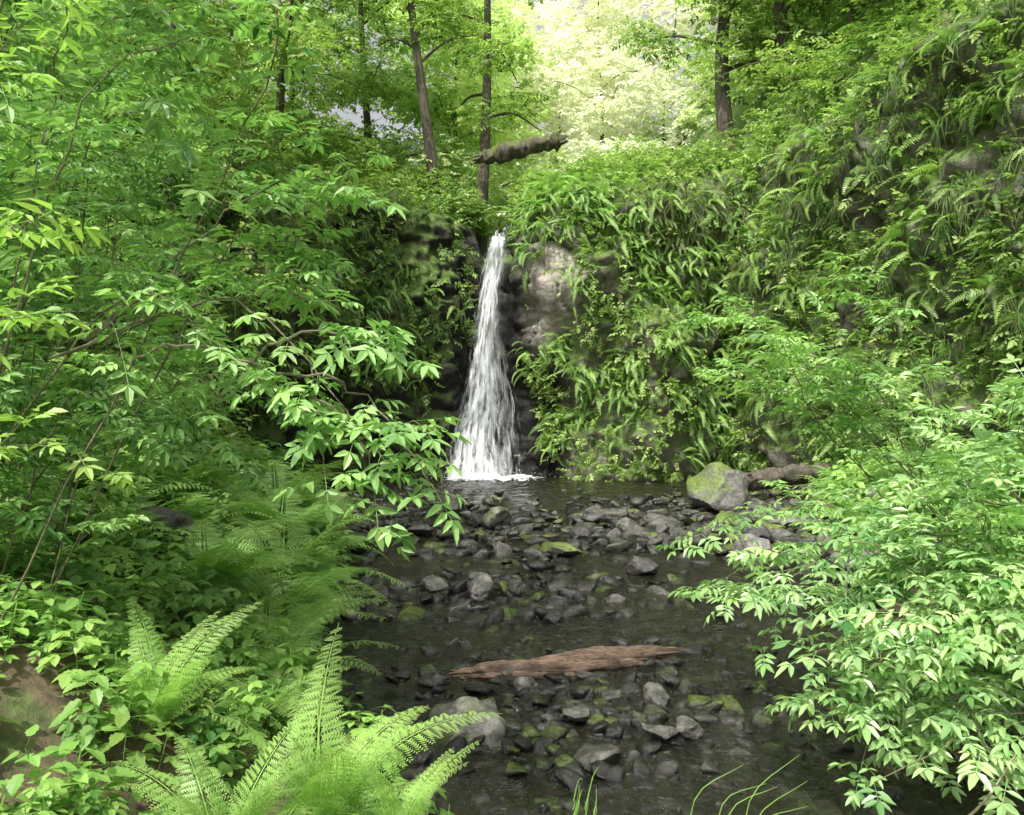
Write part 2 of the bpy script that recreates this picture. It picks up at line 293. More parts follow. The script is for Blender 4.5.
def rocks(n,fx,fy,smin,smax,tint=(.0,.5),base=-.09,lift=(.0,.4),pw=2.6,thr=None):
    x=fx(n);y=fy(n);ok=(x>xl(y)-.5)&(x<xr(y)+.5)&(y<21)
    if thr is not None:ok&=fbm(x*.75,y*.5,5.,2)>thr
    x=x[ok];y=y[ok];k=len(x)
    s=smin+(smax-smin)*U(size=k)**pw;z=np.maximum(H(x,y),base)+s*U(lift[0],lift[1],k);R=rotz(U(0,6.3,k),.3)
    t=U(tint[0],tint[1],k);t[U(size=k)<.07]=1.5;h=np.where(U(size=k)<.1,.58,U(0,.3,k));c=rng.integers(0,12,k)
    for q in range(12):
        f=c==q;b.inst(smallT[q],np.stack([x,y,z],-1)[f],R[f],s[f],t[f],h[f])
rocks(3300,lambda n:U(-4.6,5.5,n),lambda n:U(7.8,16.5,n),.03,.22,base=-.06,thr=-.5)
rocks(900,lambda n:U(-4.6,5.5,n),lambda n:U(7.8,17.8,n),.06,.22,base=-.065)
rocks(460,lambda n:U(1,5.5,n),lambda n:U(10.5,16.,n),.05,.26,base=-.02,tint=(.1,1.0))
rocks(330,lambda n:NRM(-.7,1.0,n),lambda n:U(7.2,9,n),.04,.2,base=-.05)
rocks(1300,lambda n:NRM(.4,.78,n),lambda n:NRM(4.9,.68,n),.015,.11,base=-.03,pw=2)
rocks(1500,lambda n:U(-1.3,3,n),lambda n:U(3.2,7.8,n),.012,.08,base=-.09,pw=2)
rocks(420,lambda n:U(-1.4,2.6,n),lambda n:U(5.4,7.8,n),.03,.12,base=-.05,thr=-.25)
rocks(300,lambda n:U(-.6,2.8,n),lambda n:U(3.4,5.4,n),.03,.10,base=-.045)
rocks(260,lambda n:U(-4.5,6,n),lambda n:U(16,21,n),.05,.2,(.0,.4))
def edge_rocks(k,y,x,s0,s1,t):
    for q in range(12):
        f=np.arange(k)%12==q;s=s0+s1*U(size=f.sum())**2;P=np.stack([x[f],y[f],H(x[f],y[f])+s*.2],-1);b.inst(smallT[q],P,rotz(U(0,6.3,f.sum()),.2),s,U(*t,f.sum()),U(0,.5,f.sum()))
y=U(3.2,16,480);edge_rocks(480,y,xl(y)+NRM(size=480)*.22,.03,.15,(0,.5))
y=U(8,19,420);edge_rocks(420,y,xr(y)+NRM(size=420)*.6-.2,.05,.22,(.1,1))
b.build('stream_pebbles',[M_rock],True)
BL=[('mossy_boulder',3.45,14.7,.30,.86,1.4,.6,.44,.15,4),('boulder',-.28,4.75,.0,.42,.95,1.3,.40,0.,4),('boulder',1.37,9.2,.10,.24,1.3,.35,.1,1.2,2),
('boulder',-.30,12.9,.10,.36,1.3,1.8,.38,.5,3),('mossy_boulder',-3.4,16.2,.03,.48,.9,.5,.5,.2,4),('mossy_boulder',.57,10.3,.08,.34,1.1,.3,.6,.9,5),
('boulder',.10,5.35,.05,.12,1.2,1.9,0,.4,6),('boulder',.88,5.2,.05,.12,1.2,1.9,0,.2,7),('boulder',.37,4.88,.06,.11,.9,2.4,0,.05,8),('boulder',.80,4.6,.05,.12,.9,1.9,0,.9,9),
('boulder',.97,4.7,.05,.13,1.,1.2,0,.3,10),('boulder',-.34,8.2,.06,.32,.8,1.2,0,0,11),('boulder',.03,8.2,.06,.20,1.,.4,.0,.4,1),('boulder',-.78,8.4,.06,.25,1.,1.2,.0,.8,2),
('boulder',.42,4.35,.02,.17,.8,1.2,0,.4,3),('boulder',1.0,11.4,.07,.3,1.,.4,.1,.2,6),('boulder',2.2,12.6,.10,.34,1.,.5,.1,.7,7),('boulder',1.55,13.6,.10,.4,1.,.6,.2,.1,8),
('boulder',-1.3,12.0,.08,.3,.9,.4,.1,.1,9),('boulder',-1.0,14.5,.10,.36,1.1,.4,.3,1.1,10),('boulder',2.9,10.3,.10,.3,1.,1.3,0,.9,11),('boulder',1.75,3.95,.01,.09,.8,1.6,0,.9,4),
('boulder',4.6,11.3,.3,.42,1.,1.5,0,.2,5),('boulder',5.1,12.8,.35,.5,1.,1.5,.1,1.,0),('boulder',3.9,12.2,.15,.4,.8,1.6,.1,.4,9),('boulder',-1.9,10.6,.1,.3,.9,.3,.4,.6,3),('boulder',-.42,3.9,.02,.14,.9,.7,.1,.1,7),('mossy_boulder',-1.9,6.2,.25,.42,.9,.2,.6,.5,2),('mossy_boulder',-2.9,7.2,.75,.45,1.,.3,.2,.5,6)]
for nm,x,y,z,w,hs,t,h,r,q in BL:
    b=MB();V=bigT[q][0]*np.array([1,1,hs]);b.inst((V,bigT[q][1]),np.array([[x,y,z]]),rotz(np.array([r]),.03),np.array([w]),t,h);b.build(nm,[M_rock],True)
def log(name,paths,mat,flat=1.,n=70,hue=0.,sides=16,splint=True,tint=.5):
    b=MB()
    for c,r in paths:
        p=spline(c,n);rr=r*(1+.22*fbm(np.arange(n)*.22,r*90,0));
        if splint:rr[:6]*=np.linspace(.45,1,6);rr[-6:]*=np.linspace(1,.4,6)
        V,Q=tube(p,rr,sides)
        V=V+np.stack([np.zeros(len(V)),.35*r*fbm(V[:,0]*3,V[:,1]*14,V[:,2]*14,4),.45*r*fbm(V[:,0]*3,V[:,1]*16,V[:,2]*16+9,4)],-1)
        zc=np.repeat(p[:,2],sides);V[:,2]=zc+(V[:,2]-zc)*flat
        b.add(V,Q,tint+.3*fbm(V[:,0]*3,V[:,1]*15,V[:,2]*15,2),hue)
        if splint:
            for e in(0,-1):
                for k in range(8):
                    s=p[e]+np.array([0,NRM()*r*.5,NRM()*r*.3*flat]);d=norm(p[e]-p[4 if e==0 else -5])
                    b.add(*tube([s-d*.1,s+d*U(.01,.06)+[0,0,.0],s+d*U(.07,.2)],[r*.25,r*.18,.002],5),U(.3,.8),hue)
    return b.build(name,[mat],True)
log('rotten_log',[([(-.30,5.78,.02),(.1,5.85,.035),(.6,5.98,.05),(1.12,6.15,.045)],.05),([(0,5.74,.02),(.4,5.80,.035),(.9,5.95,.025)],.042),([(.3,5.92,.07),(.65,6.02,.085),(1.1,6.14,.06)],.03),([(-.2,5.7,.01),(.2,5.68,.02),(.45,5.7,.01)],.025)],M_log,.8,tint=.45)
log('fallen_log',[([(3.4,15.6,.25),(4.6,15.9,.45),(6.2,16.5,.6)],.16)],M_bark,1,hue=.1)
log('mossy_log',[([(-4.6,15.4,.35),(-3.8,14.6,.2),(-2.6,13.6,.05)],.16)],M_bark,1,hue=.7)
log('fallen_log',[([(-1.0,23.9,8.75),(.2,23.6,8.95),(1.4,23.2,9.1)],.2)],M_bark,1,hue=.45)
# ------------------------------------------------------------ foliage templates
def leaf(w=.2,fold=.06,droop=.08):
    return np.array([[0,0,0],[0,1,-droop],[-w,.32,fold],[-w*.72,.70,fold*.5-droop*.4],[w,.32,fold],[w*.72,.70,fold*.5-droop*.4]],float),np.array([[0,2,3,1],[0,1,5,4]])
def place(V,p,d,s,up=(0,0,1)):
    R=basis(np.array([d],float),np.array([up],float))[0];return V@R.T*s+np.array(p)
def merge(parts):
    Vs=[];Qs=[];Ts=[];n=0
    for V,Q,t in parts:Vs.append(V);Qs.append(Q+n);Ts.append(np.full(len(V),t));n+=len(V)
    return np.concatenate(Vs),np.concatenate(Qs),np.concatenate(Ts)
def strip(a,b_,w):
    a=np.array(a,float);b_=np.array(b_,float);s=np.array([w,0,0]);return np.array([a-s,a+s,b_+s,b_-s]),np.array([[0,1,2,3]])
def compound(pairs,seed):
    r=np.random.default_rng(seed);P=[]
    ys=np.linspace(.30,.64,pairs)
    P.append((*strip((0,0,0),(0,.66,-.03),.006),.1))
    L,Q=leaf(.20,.05,.14);P.append((place(L,(0,.66,-.03),(r.normal()*.1,1,-.25),.42),Q,r.normal()*.06))
    for y in ys:
        for sgn in(-1,1):
            L,Q=leaf(r.uniform(.17,.23),.06,r.uniform(.08,.25))
            P.append((place(L,(0,y,-.02),(sgn*1.,.35+.35*(y-.4)*3+r.normal()*.12,-.22+r.normal()*.15),r.uniform(.32,.43),(r.normal()*.3,r.normal()*.3,1)),Q,r.normal()*.09))
    return merge(P)
CT=[compound(2,s) for s in range(3)]+[compound(3,s+5) for s in range(4)]
def toothleaf(seed):
    w=.33
    ys=np.array([0,.12,.22,.34,.45,.56,.66,.78,.86,1.]);ws=np.array([0,.24,.24,.36,.30,.33,.22,.22,.12,0])*w/.36
    n=len(ys);mid=np.stack([np.zeros(n),ys,-.12*ys**2],-1);Lf=np.stack([-ws,ys-.04*(np.arange(n)%2),.18*ws-.12*ys**2],-1);Rt=Lf*[-1,1,1]
    V=np.concatenate([mid,Lf,Rt]);Q=[]
    for k in range(n-1):Q+=[[k,n+k,n+k+1,k+1],[k,k+1,2*n+k+1,2*n+k]]
    return V,np.array(Q)
def herb(seed,n=9,h=1.,tri=True,simple=False):
    r=np.random.default_rng(seed);P=[];TL=leaf(.3,.08,.12) if simple else toothleaf(seed)
    P.append((*strip((0,0,0),(.04,0,h),.008),0.))
    for k in range(n):
        z=h*(.3+.7*(k+1)/n);a=k*2.4+r.normal()*.3;d=np.array([math.cos(a),math.sin(a),.15]);st=np.array([0.02,0,z])
        pl=r.uniform(.12,.3)*(1.2-.5*k/n);e=st+d*pl;ls=r.uniform(.22,.36)*(1.15-.4*k/n)
        V=np.array([st,st+[0,0,.012],e+[0,0,.012],e]);P.append((V,np.array([[0,1,2,3]]),.05))
        P.append((place(TL[0],e,d+[0,0,-.35+r.normal()*.12],ls),TL[1],r.normal()*.08))
        if tri:
            for sg in(-1,1):
                b2=a+sg*1.25;P.append((place(TL[0],e,(math.cos(b2),math.sin(b2),-.25+r.normal()*.12),ls*.8),TL[1],r.normal()*.08))
    return merge(P)
HT=[herb(s,8+s%4) for s in range(4)]+[herb(s+9,13,1.,False) for s in range(3)]
HS=[herb(s,8+s%4,1.,True,True) for s in range(4)]+[herb(s+9,13,1.,False,True) for s in range(3)]
def frond(seed,n=24,a0=1.1,a1=-.5,bip=False,wd=.17,jz=.1):
    r=np.random.default_rng(seed);m=n+2;ang=np.linspace(a0,a1,m);st=1./m
    side=np.cumsum(np.linspace(0,r.normal()*.02,m))
    c=np.stack([side,np.cumsum(np.cos(ang))*st,np.cumsum(np.sin(ang))*st],-1);P=[]
    for k in range(0,m-1,1):
        V,Q=strip(c[k],c[k+1],.005*(1-k/m)+.001);P.append((V,Q,.1))
    for k in range(2,m-1):
        t=k/m;ln=wd*(min(1,t/.25)**.6)*(1-t)**.75*1.35;T=norm(c[k]-c[k-1]);up=np.cross([1,0,0],T)
        for sg in(-1,1):
            d=np.array([sg,0,0])+T*.28+up*(.05)+np.array([0,0,-.18+r.normal()*jz]);d=norm(d)
            if not bip:
                w=st*.42;tt=T*w;e=c[k]+d*ln*r.uniform(.8,1.1)
                V=np.array([c[k]-tt,c[k]+tt,c[k]+d*ln*.65+tt*.75,e,c[k]+d*ln*.65-tt*.6]);P.append((V[[0,1,2,4]],np.array([[0,1,2,3]]),r.normal()*.05))
                P.append((np.array([V[4],V[2],e,e-tt*.01]),np.array([[0,1,2,3]]),0))
            else:
                q=8
                for z in range(1,q+1):
                    f=z/(q+.5);b0=c[k]+d*ln*f-np.array([0,0,.1])*ln*f*f;pl=ln*.30*(1-f)**.7+.006;pw=ln/q*.36
                    for s2 in(-1,1):
                        e=b0+T*s2*pl+d*pl*.35;V=np.array([b0-d*pw,(b0+e)/2-d*pw*.9+d*pl*.1,e,(b0+e)/2+d*pw+d*pl*.1]);P.append((V,np.array([[0,1,2,3]]),r.normal()*.03))
    return merge(P)
FT=[frond(s,22,1.15-.1*s,-.5-.15*s) for s in range(4)]
FH=[frond(s+7,18,.5-.25*s,-1.3-.1*s,wd=.13) for s in range(4)]
def drip(seed):
    r=np.random.default_rng(seed);P=[]
    for k in range(11):
        x0=r.normal()*.10;y0=.1+r.normal()*.07;l=r.uniform(.25,1.);a=r.normal()*.09
        p=[np.array([x0+a*t*3+.03*math.sin(t*5+k),y0+.12*math.sin(t*2.2+k)*t,-l*t]) for t in(0,.33,.66,1)]
        for q in range(3):
            w0=.014*(1-q/3.3);w1=.014*(1-(q+1)/3.3)*r.uniform(.6,1.6)
            P.append((np.array([p[q]-[w0,0,0],p[q]+[w0,0,0],p[q+1]+[w1,0,0],p[q+1]-[w1,0,0]]),np.array([[0,1,2,3]]),r.normal()*.15))
    return merge(P)
DR=[drip(s) for s in range(6)]
FB=[frond(s+20,22,1.15-.1*s,-.25-.2*s,True,.2) for s in range(3)]
FU=[frond(s+30,24,1.35-.06*s,.35-.25*s,True,.17,.06) for s in range(4)]
def sprig(seed,n=7,w=.3):
    r=np.random.default_rng(seed);P=[(*strip((0,0,0),(0,.8,-.08),.006),0)];L,Q=leaf(w,.07,.12)
    for k in range(n):
        y=.15+.75*k/n;sg=1 if k%2 else -1;d=(sg*(1-.5*k/n),.35+.8*k/n,-.2+r.normal()*.2)
        P.append((place(L,(0,y,-.08*y),d,r.uniform(.26,.4),(r.normal()*.3,r.normal()*.3,1)),Q,r.normal()*.1))
    return merge(P)
ST=[sprig(s,6) for s in range(5)]
def scatter(b,T,P,D,S,tint,hue,mi=0,upj=.25,up=None):
    k=len(P);
    if up is None:up=np.array([0,0,1.])+NRM(size=(k,3))*upj
    R=basis(D,up);c=rng.integers(0,len(T),k);S=np.broadcast_to(S,(k,));tint=np.broadcast_to(tint,(k,));hue=np.broadcast_to(hue,(k,))
    for q in range(len(T)):
        f=c==q;b.inst(T[q],P[f],R[f],S[f],tint[f],hue[f],mi)
def hdir(k,dz=-.1,j=.25):
    a=U(0,2*np.pi,k);return np.stack([np.cos(a),np.sin(a),dz+NRM(size=k)*j],-1)
def cloud(b,c,r,n,size,tint=.5,hue=.1,T=None,mi=0):
    p=NRM(size=(n,3));p=p/np.linalg.norm(p,axis=1,keepdims=True)*(U(.25,1,n)**.6)[:,None]
    P=np.array(c)+p*np.array(r);D=hdir(n)+p*[1,1,.2]*.9
    scatter(b,T or ST,P,D,U(.7,1.25,n)*size,np.clip(tint+NRM(size=n)*.15,0,1),np.clip(hue+NRM(size=n)*.12,0,1),mi,.35)
# ------------------------------------------------------------ shrubs (elderberry)
def shrub(name,stems,mats,size=.24,tint=.5,hue=.08,twigs=5,rad=.012,leafstart=.35,arch=.18):
    b=MB();LP=[];LD=[];LT=[]
    for root,tip in stems:
        tb=NRM()*.14
        root=np.array(root,float);tip=np.array(tip,float);ln_=np.linalg.norm(tip-root);mid=root*.45+tip*.55+np.array([0,0,arch*ln_])+NRM(size=3)*.07*ln_
        p=spline([root,mid,tip],16);p[1:-1]+=NRM(size=(14,3))*.010
        b.add(*tube(p,np.linspace(rad,rad*.3,16),5),.5,.3,1)
        L=np.linalg.norm(tip-root)
        def leaves(pp,t0):
            n=max(3,int(np.linalg.norm(pp[-1]-pp[0])*(1-t0)/.13));ts=np.linspace(t0,1,n)
            for q,t in enumerate(ts):
                i=min(int(t*(len(pp)-1)),len(pp)-2);pt=pp[i]+(pp[i+1]-pp[i])*(t*(len(pp)-1)-i);T=norm(pp[i+1]-pp[i])
                s=norm(np.cross(T,[0,0,1.])+1e-6)
                for sg in(-1,1):
                    LP.append(pt);LD.append(s*sg+T*U(.2,.9)+np.array([0,0,U(-.25,.25)]));LT.append(tb)
            LP.append(pp[-1]);LD.append(norm(pp[-1]-pp[-2])+np.array([0,0,-.1]));LT.append(tb)
        leaves(p,leafstart+.15)
        for k in range(twigs):
            t=U(leafstart,.92);i=int(t*15);T=norm(p[min(i+1,15)]-p[i]);d=norm(T*.7+NRM(size=3)*[.7,.7,.45]);ln=U(.2,.5)*min(1,L/1.5)
            q=spline([p[i],p[i]+d*ln*.55+[0,0,.04],p[i]+d*ln],6);b.add(*tube(q,np.linspace(rad*.4,rad*.15,6),4),.5,.3,1);leaves(q,.3)
    LP=np.array(LP);LD=np.array(LD);k=len(LP)
    scatter(b,CT,LP,LD,U(.65,1.15,k)*size,np.clip(tint+np.array(LT)+NRM(size=k)*.22,0,1),np.clip(hue+NRM(size=k)*.1,0,1),0,.25)
    return b.build(name,mats)
shrub('elderberry_shrub',[((-2.6,3.9,1.2),(-1.05,3.3,1.98)),((-1.9,3.5,2.0),(-.50,3.25,1.62)),((-1.05,3.3,1.98),(-.28,3.1,1.50)),((-1.05,3.3,1.98),(-.40,3.3,2.0)),
 ((-.8,3.3,1.85),(-.45,3.2,1.38)),((-1.9,3.5,2.0),(-.75,3.6,2.25)),((-1.5,3.4,2.0),(-.85,3.3,1.75)),((-1.9,3.8,2.1),(-.75,3.9,2.8)),((-1.9,3.8,2.1),(-.95,3.9,2.5)),((-1.9,3.8,2.1),(-.85,3.7,2.55))],[M_elder,M_stem],.185,.75,.05,3,.007,.4)
st=[]
for k in range(44):
    y=U(3.4,6.5);x=-y*U(.45,.72)-.4;r=(x,y,float(H(x,y)));t=(x+U(.5,1.7),y-U(0,.8),min(float(H(x,y))+U(.7,3.2),4.5));st.append((r,t))
shrub('elderberry_shrub',st,[M_elder,M_stem],.19,.52,.06,7,.006,.1,.3)
st=[]
for k in range(50):
    y=U(6.5,13);x=xl(y)-U(1.9,6.2);r=(x,y,float(H(x,y)));t=(x+U(-.1,1.4),y-U(0,1.),float(H(x,y))+U(1.3,4.6));st.append((r,t))
shrub('elderberry_shrub',st,[M_elder,M_stem],.26,.5,.1,7,.009,.15,.25)
shrub('salmonberry_shrub',[((-1.6,1.9,.9),(-1.0,1.8,2.2)),((-1.9,2.1,1.4),(-1.08,1.9,2.0)),((-2.0,2.4,1.6),(-1.35,2.3,2.7)),((-2.2,2.8,.9),(-1.5,2.6,1.75))],[M_herb,M_stem],.14,.9,.25,2,.004)
st=[]
for k in range(42):
    r=(U(2.3,3.6),U(3.3,5.2),.15)
    tx=U(1.35,2.9);ty=U(3.1,4.6);tz=min(U(.15,2.1),.45+(tx-1.0)*1.05+U(-.2,.2))
    st.append((r,(tx,ty,max(tz,.25))))
st+=[((2.6,3.9,.3),(1.1,3.7,1.0)),((2.6,3.9,.3),(1.35,3.6,.5)),((2.6,3.9,.3),(1.25,3.5,.8)),((2.6,3.7,.3),(1.4,3.3,.35))]
shrub('elderberry_shrub',st,[M_elderR,M_stem],.18,.5,.08,5,.006,.4)
shrub('elderberry_shrub',[((3.,5.4,.3),(1.0,5.0,1.0)),((3.,5.4,.3),(1.15,5.2,.7)),((3.,5.4,.3),(1.05,4.9,.75)),((3.,5.4,.3),(1.4,5.2,1.15)),((3.,5.4,.3),(1.5,5.0,.85))],[M_elder,M_stem],.18,.65,.06,2,.006,.45)
st=[]
for k in range(10):
    r=(U(3.4,4.4),U(7,8.5),.4);st.append((r,(U(1.7,2.9),U(6.4,8),U(1.6,2.9))))
shrub('elderberry_shrub',st,[M_elder,M_stem],.23,.65,.1,4,.007,.25)
# ------------------------------------------------------------ herb layer
b=MB()
def herbs(n,fx,fy,smin,smax,tint,hue=.1,T=HT,cut=None):
    x=fx(n);y=fy(n);ok=((x<xl(y)-.02)|(x>xr(y)+.1))&~((x>-1.15)&(y<2.9))&~((np.abs(x+1.05-.2*(y-3))<.2)&(y<4.2))
    x=x[ok];y=y[ok];k=len(x);P=np.stack([x,y,H(x,y)-.03],-1)
    a=U(0,6.3,k);up=np.stack([NRM(size=k)*.2+.15*np.sign(-x),NRM(size=k)*.2-.12,np.ones(k)],-1);D=np.stack([np.cos(a),np.sin(a),np.zeros(k)],-1)
    scatter(b,T,P,D,U(smin,smax,k),np.clip(tint+NRM(size=k)*.28,0,1),np.clip(hue+NRM(size=k)*.1,0,1),up=up)
herbs(460,lambda n:U(-3.2,-.3,n),lambda n:U(1.9,4.8,n),.12,.32,.6)
herbs(850,lambda n:U(-7,-1.,n),lambda n:U(4.6,11,n),.16,.5,.5,T=HS)
herbs(500,lambda n:U(-12,-3,n),lambda n:U(10,20,n),.35,.8,.45,T=HS)
herbs(450,lambda n:U(3,9,n),lambda n:U(7,20,n),.3,.7,.6,T=HS)
herbs(60,lambda n:U(2.9,4,n),lambda n:U(3,7,n),.2,.5,.5)
b.build('undergrowth',[M_herb])
# ------------------------------------------------------------ ferns
def fern(b,c,n,size,T,tint=.5,hue=.0,lean=(0,0),dz=(-.15,.3)):
    a=np.arange(n)*2*np.pi/n+NRM(size=n)*.25;D=np.stack([np.cos(a)+lean[0],np.sin(a)+lean[1],U(*dz,n)],-1);P=np.array(c)+D*.015
    scatter(b,T,P,D,U(.75,1.1,n)*size,np.clip(tint+NRM(size=n)*.1,0,1),np.clip(hue+abs(NRM(size=n))*.04,0,1),upj=.12)
for nm,c,n,s in[('lady_fern',(-.72,3.2,0),13,.82),('lady_fern',(-.42,3.0,0),9,.5),('lady_fern',(-1.0,2.95,0),11,.66),('lady_fern',(-1.35,4.9,0),12,.8),('lady_fern',(-1.75,6.4,0),14,1.05),('lady_fern',(-2.0,7.4,0),14,1.25),('lady_fern',(-1.6,5.6,0),12,.9),('lady_fern',(-1.5,3.6,0),11,.6),('lady_fern',(-2.4,8.8,0),14,1.3),('lady_fern',(-2.3,6.4,0),13,1.1),('lady_fern',(-1.25,4.2,0),11,.6),('lady_fern',(-2.8,10.2,0),13,1.3)]:
    b=MB();c=(c[0],c[1],float(H(c[0],c[1]))+.02);near=c[1]<3.7;fern(b,c,n,s,FU if near else FB,.95 if near else .7,0.,(.25,.05 if near else -.15),(.1,.45) if near else (-.1,.35));b.build(nm,[M_fern])
b=MB()
for k in range(140):
    y=U(6,20);x=xl(y)-U(.2,5);fern(b,(x,y,float(H(x,y))+.02),10,U(.6,1.1),FT,U(.3,.75))
for k in range(60):
    y=U(9,20);x=xr(y)+U(.3,2.2);fern(b,(x,y,float(H(x,y))+.02),10,U(.5,1.),FT,U(.4,.8))
b.build('sword_ferns',[M_fern])
# ------------------------------------------------------------ cliff vegetation
def onc(n,x0,x1,v0,v1):
    xu=np.interp(np.linspace(0,CL,2000),seg,cs[:,0]);ua=np.interp(x0,xu,np.linspace(0,CL,2000));ub=np.interp(x1,xu,np.linspace(0,CL,2000))
    u=U(ua,ub,n);v=U(v0,v1,n);return cliff(u,v),cliff_n(u,v)
def keep(P,thr=.0,sc=.8):return fbm(P[:,0]*sc,P[:,1]*sc,P[:,2]*sc,3)>thr
def okc(P):
    k=len(P);gap=(P[:,0]>-1.9)&(P[:,0]<.3)&~((P[:,2]>3.6)&(P[:,0]<-1.15))
    gap|=(P[:,0]<-1.9)&(P[:,0]>-5)&(P[:,2]<2.4)&(U(size=k)<.8)
    panel=(P[:,0]>.35)&(P[:,0]<1.6)&(P[:,2]>3.6)&(P[:,2]<6.1)&(U(size=k)<.84)
    return ~gap&~panel
b=MB()
def cfern(n,x0,x1,v0,v1,s0,s1,tint,hue=0.,thr=-.1,T=FH+FT[2:],mi=0,hv=.06,q_=4,j=.7):
    P,Nn=onc(n,x0,x1,v0,v1);f=keep(P,thr)&okc(P);P=P[f];Nn=Nn[f];k=len(P)
    for q in range(q_):
        D=Nn*[1,1,.3]+NRM(size=(k,3))*[j,j,.35]+[0,0,-.15]
        scatter(b,T,P+NRM(size=(k,3))*.03*(q_-1),D,U(s0,s1,k)*U(.6,1.1,k),np.clip(tint+NRM(size=k)*.25,0,1),np.clip(hue+abs(NRM(size=k))*hv,0,1),mi,.3)
cfern(820,.3,6,.05,1,.45,.9,.7)
cfern(150,.3,2.2,.7,.95,.45,.8,.6,thr=-1)
cfern(320,-7,-1.2,.3,1,.4,.8,.4)
cfern(900,6,11,.1,1,.45,.95,.55,.06,-.2)
cfern(200,3.2,6,.72,.98,.45,.85,.5,.35,-.3,FH,1,.3)
b.build('hanging_ferns',[M_fern,M_dead])
b=MB()
def cdrip(n,x0,x1,v0,v1,s0,s1,tint,hue,thr):
    P,Nn=onc(n,x0,x1,v0,v1);f=keep(P,thr,.6)&okc(P);P=P[f];Nn=Nn[f];k=len(P)
    D=Nn*[1,1,0]+NRM(size=(k,3))*[.3,.3,0]
    scatter(b,DR,P+Nn*U(.0,.25,k)[:,None],D,U(s0,s1,k),np.clip(tint+NRM(size=k)*.25,0,1),np.clip(hue+NRM(size=k)*.3,0,1),0,.05)
cdrip(1500,6.2,10,.2,1,.3,.75,.5,.6,-.1)
cdrip(800,3.2,6.2,.55,1,.3,.75,.55,.4,-.1)
cdrip(500,-6,-1.2,.5,1,.3,.7,.3,.6,-.1)
b.build('hanging_moss',[M_dead])
b=MB()
def cleaf(n,x0,x1,v0,v1,size,tint,thr=-.05,hue=.1):
    P,Nn=onc(n,x0,x1,v0,v1);f=keep(P,thr,1.1)&okc(P);P=P[f];Nn=Nn[f];k=len(P)
    scatter(b,ST,P+Nn*U(.02,.35,k)[:,None],Nn+NRM(size=(k,3))*.6+[0,0,-.1],U(.6,1.3,k)*size,np.clip(tint+NRM(size=k)*.3,0,1),np.clip(hue+NRM(size=k)*.14,0,1),upj=.4)
cleaf(4200,.3,6.3,.0,1,.26,.7,-.1)
cleaf(2200,-8,-1.2,.25,1,.28,.4,-.2)
cleaf(6200,6,12,.0,1,.27,.5,-.3,.08)
b.build('cliff_plants',[M_tree])
b=MB()
for k in range(300):
    x=U(-9,12);
    if -.85<x<.35:continue
    y=float(cpy(x))+U(.7,3.8);z=max(float(H(x,y)),float(ztop(x))-.3);cloud(b,(x,y,z+U(.0,.45)),(.6,.6,.4),30,.30,U(.3,.8),.12)
for k in range(22):
    x=U(-1.8,-.75);cloud(b,(x,23.3+U(0,.8),7.2+U(-.5,.6)),(.35,.4,.3),26,.24,U(.2,.6),.1)
b.build('rim_shrubs',[M_tree])
b=MB()
for k in range(290):
    y=U(9,22);x=xl(y)-U(1.4,9.5);
    if y>float(cpy(x))-.6 and x>-6:continue
    z=float(H(x,y));h=U(.3,2.4);cloud(b,(x,y,z+h),(.7,.7,.4),30,.29,U(.15,.8),.1)
for k in range(110):
    x=U(7.5,15);y=U(15,25);z=float(H(x,y))
    if z<6:continue
    cloud(b,(x,y,z+U(.2,1.2)),(.8,.8,.5),30,.34,U(.15,.85),.1)
b.build('hillside_shrubs',[M_tree])
# ------------------------------------------------------------ trees
def tree(name,base,top,r,crown,nl=9,size=.4,mat=None,tint=.5,hue=.15,limbz=.35,spread=2.4,leaves=46,droop=0.,clr=(.8,.8,.35)):
    b=MB();base=np.array(base,float);base[2]=min(base[2],float(H(base[0],base[1])));top=np.array(top,float)
    p=spline([base-[0,0,.4],base*.65+top*.35+NRM(size=3)*[.15,.15,0],base*.3+top*.7+NRM(size=3)*[.2,.2,0],top],24)
    rr=np.linspace(r*1.0,r*.25,24);rr[:3]*=[1.5,1.25,1.1];b.add(*tube(p,rr,10),.5,.42,1)
    for k in range(nl):
        t=limbz+(1-limbz)*(k+.5)/nl;i=int(t*23);a=k*2.4+U(-.4,.4);d=np.array([math.cos(a),math.sin(a),U(.0,.4)-droop]);ln=spread*U(.6,1.15)*(1.15-.5*t)
        e=p[i]+d*ln;q=spline([p[i],p[i]+d*ln*.5+[0,0,.25],e+[0,0,-droop*ln*.3]],9);b.add(*tube(q,np.linspace(rr[i]*.4,.015,9),5),.5,.35,1)
        for z in range(crown):
            f=U(.3,1.1);c=p[i]+(q[min(int(f*8),8)]-p[i])+NRM(size=3)*[.55,.55,.3];cloud(b,c,clr,leaves,size,np.clip(tint+U(-.35,.35),0,1),hue)
    return b.build(name,[mat or M_tree,M_bark])
tree('maple_tree',(-1.15,24.3,8.2),(-.72,24.6,16),.26,3,8,.34,limbz=.6,spread=2.6,droop=.25)
tree('maple_tree',(-1.95,24.4,8.2),(-3.1,24.8,16),.21,3,8,.34,limbz=.5,spread=2.4)
tree('maple_tree',(6.2,24.5,9.3),(5.9,24.8,17),.26,4,10,.34,limbz=.3,spread=2.6,tint=.45)
tree('maple_tree',(7.9,23,10.2),(7.0,23.3,17),.22,5,10,.34,limbz=.12,spread=2.8,tint=.45)
tree('unseen_shade_alder',(-6.5,23.5,8),(-6.2,23.2,16),.14,5,11,.38,limbz=.1,spread=3,tint=.5)
tree('unseen_shade_alder',(-4.4,27,9),(-4.6,27,18),.14,5,11,.42,M_bright,limbz=.05,spread=3.2,tint=.0)
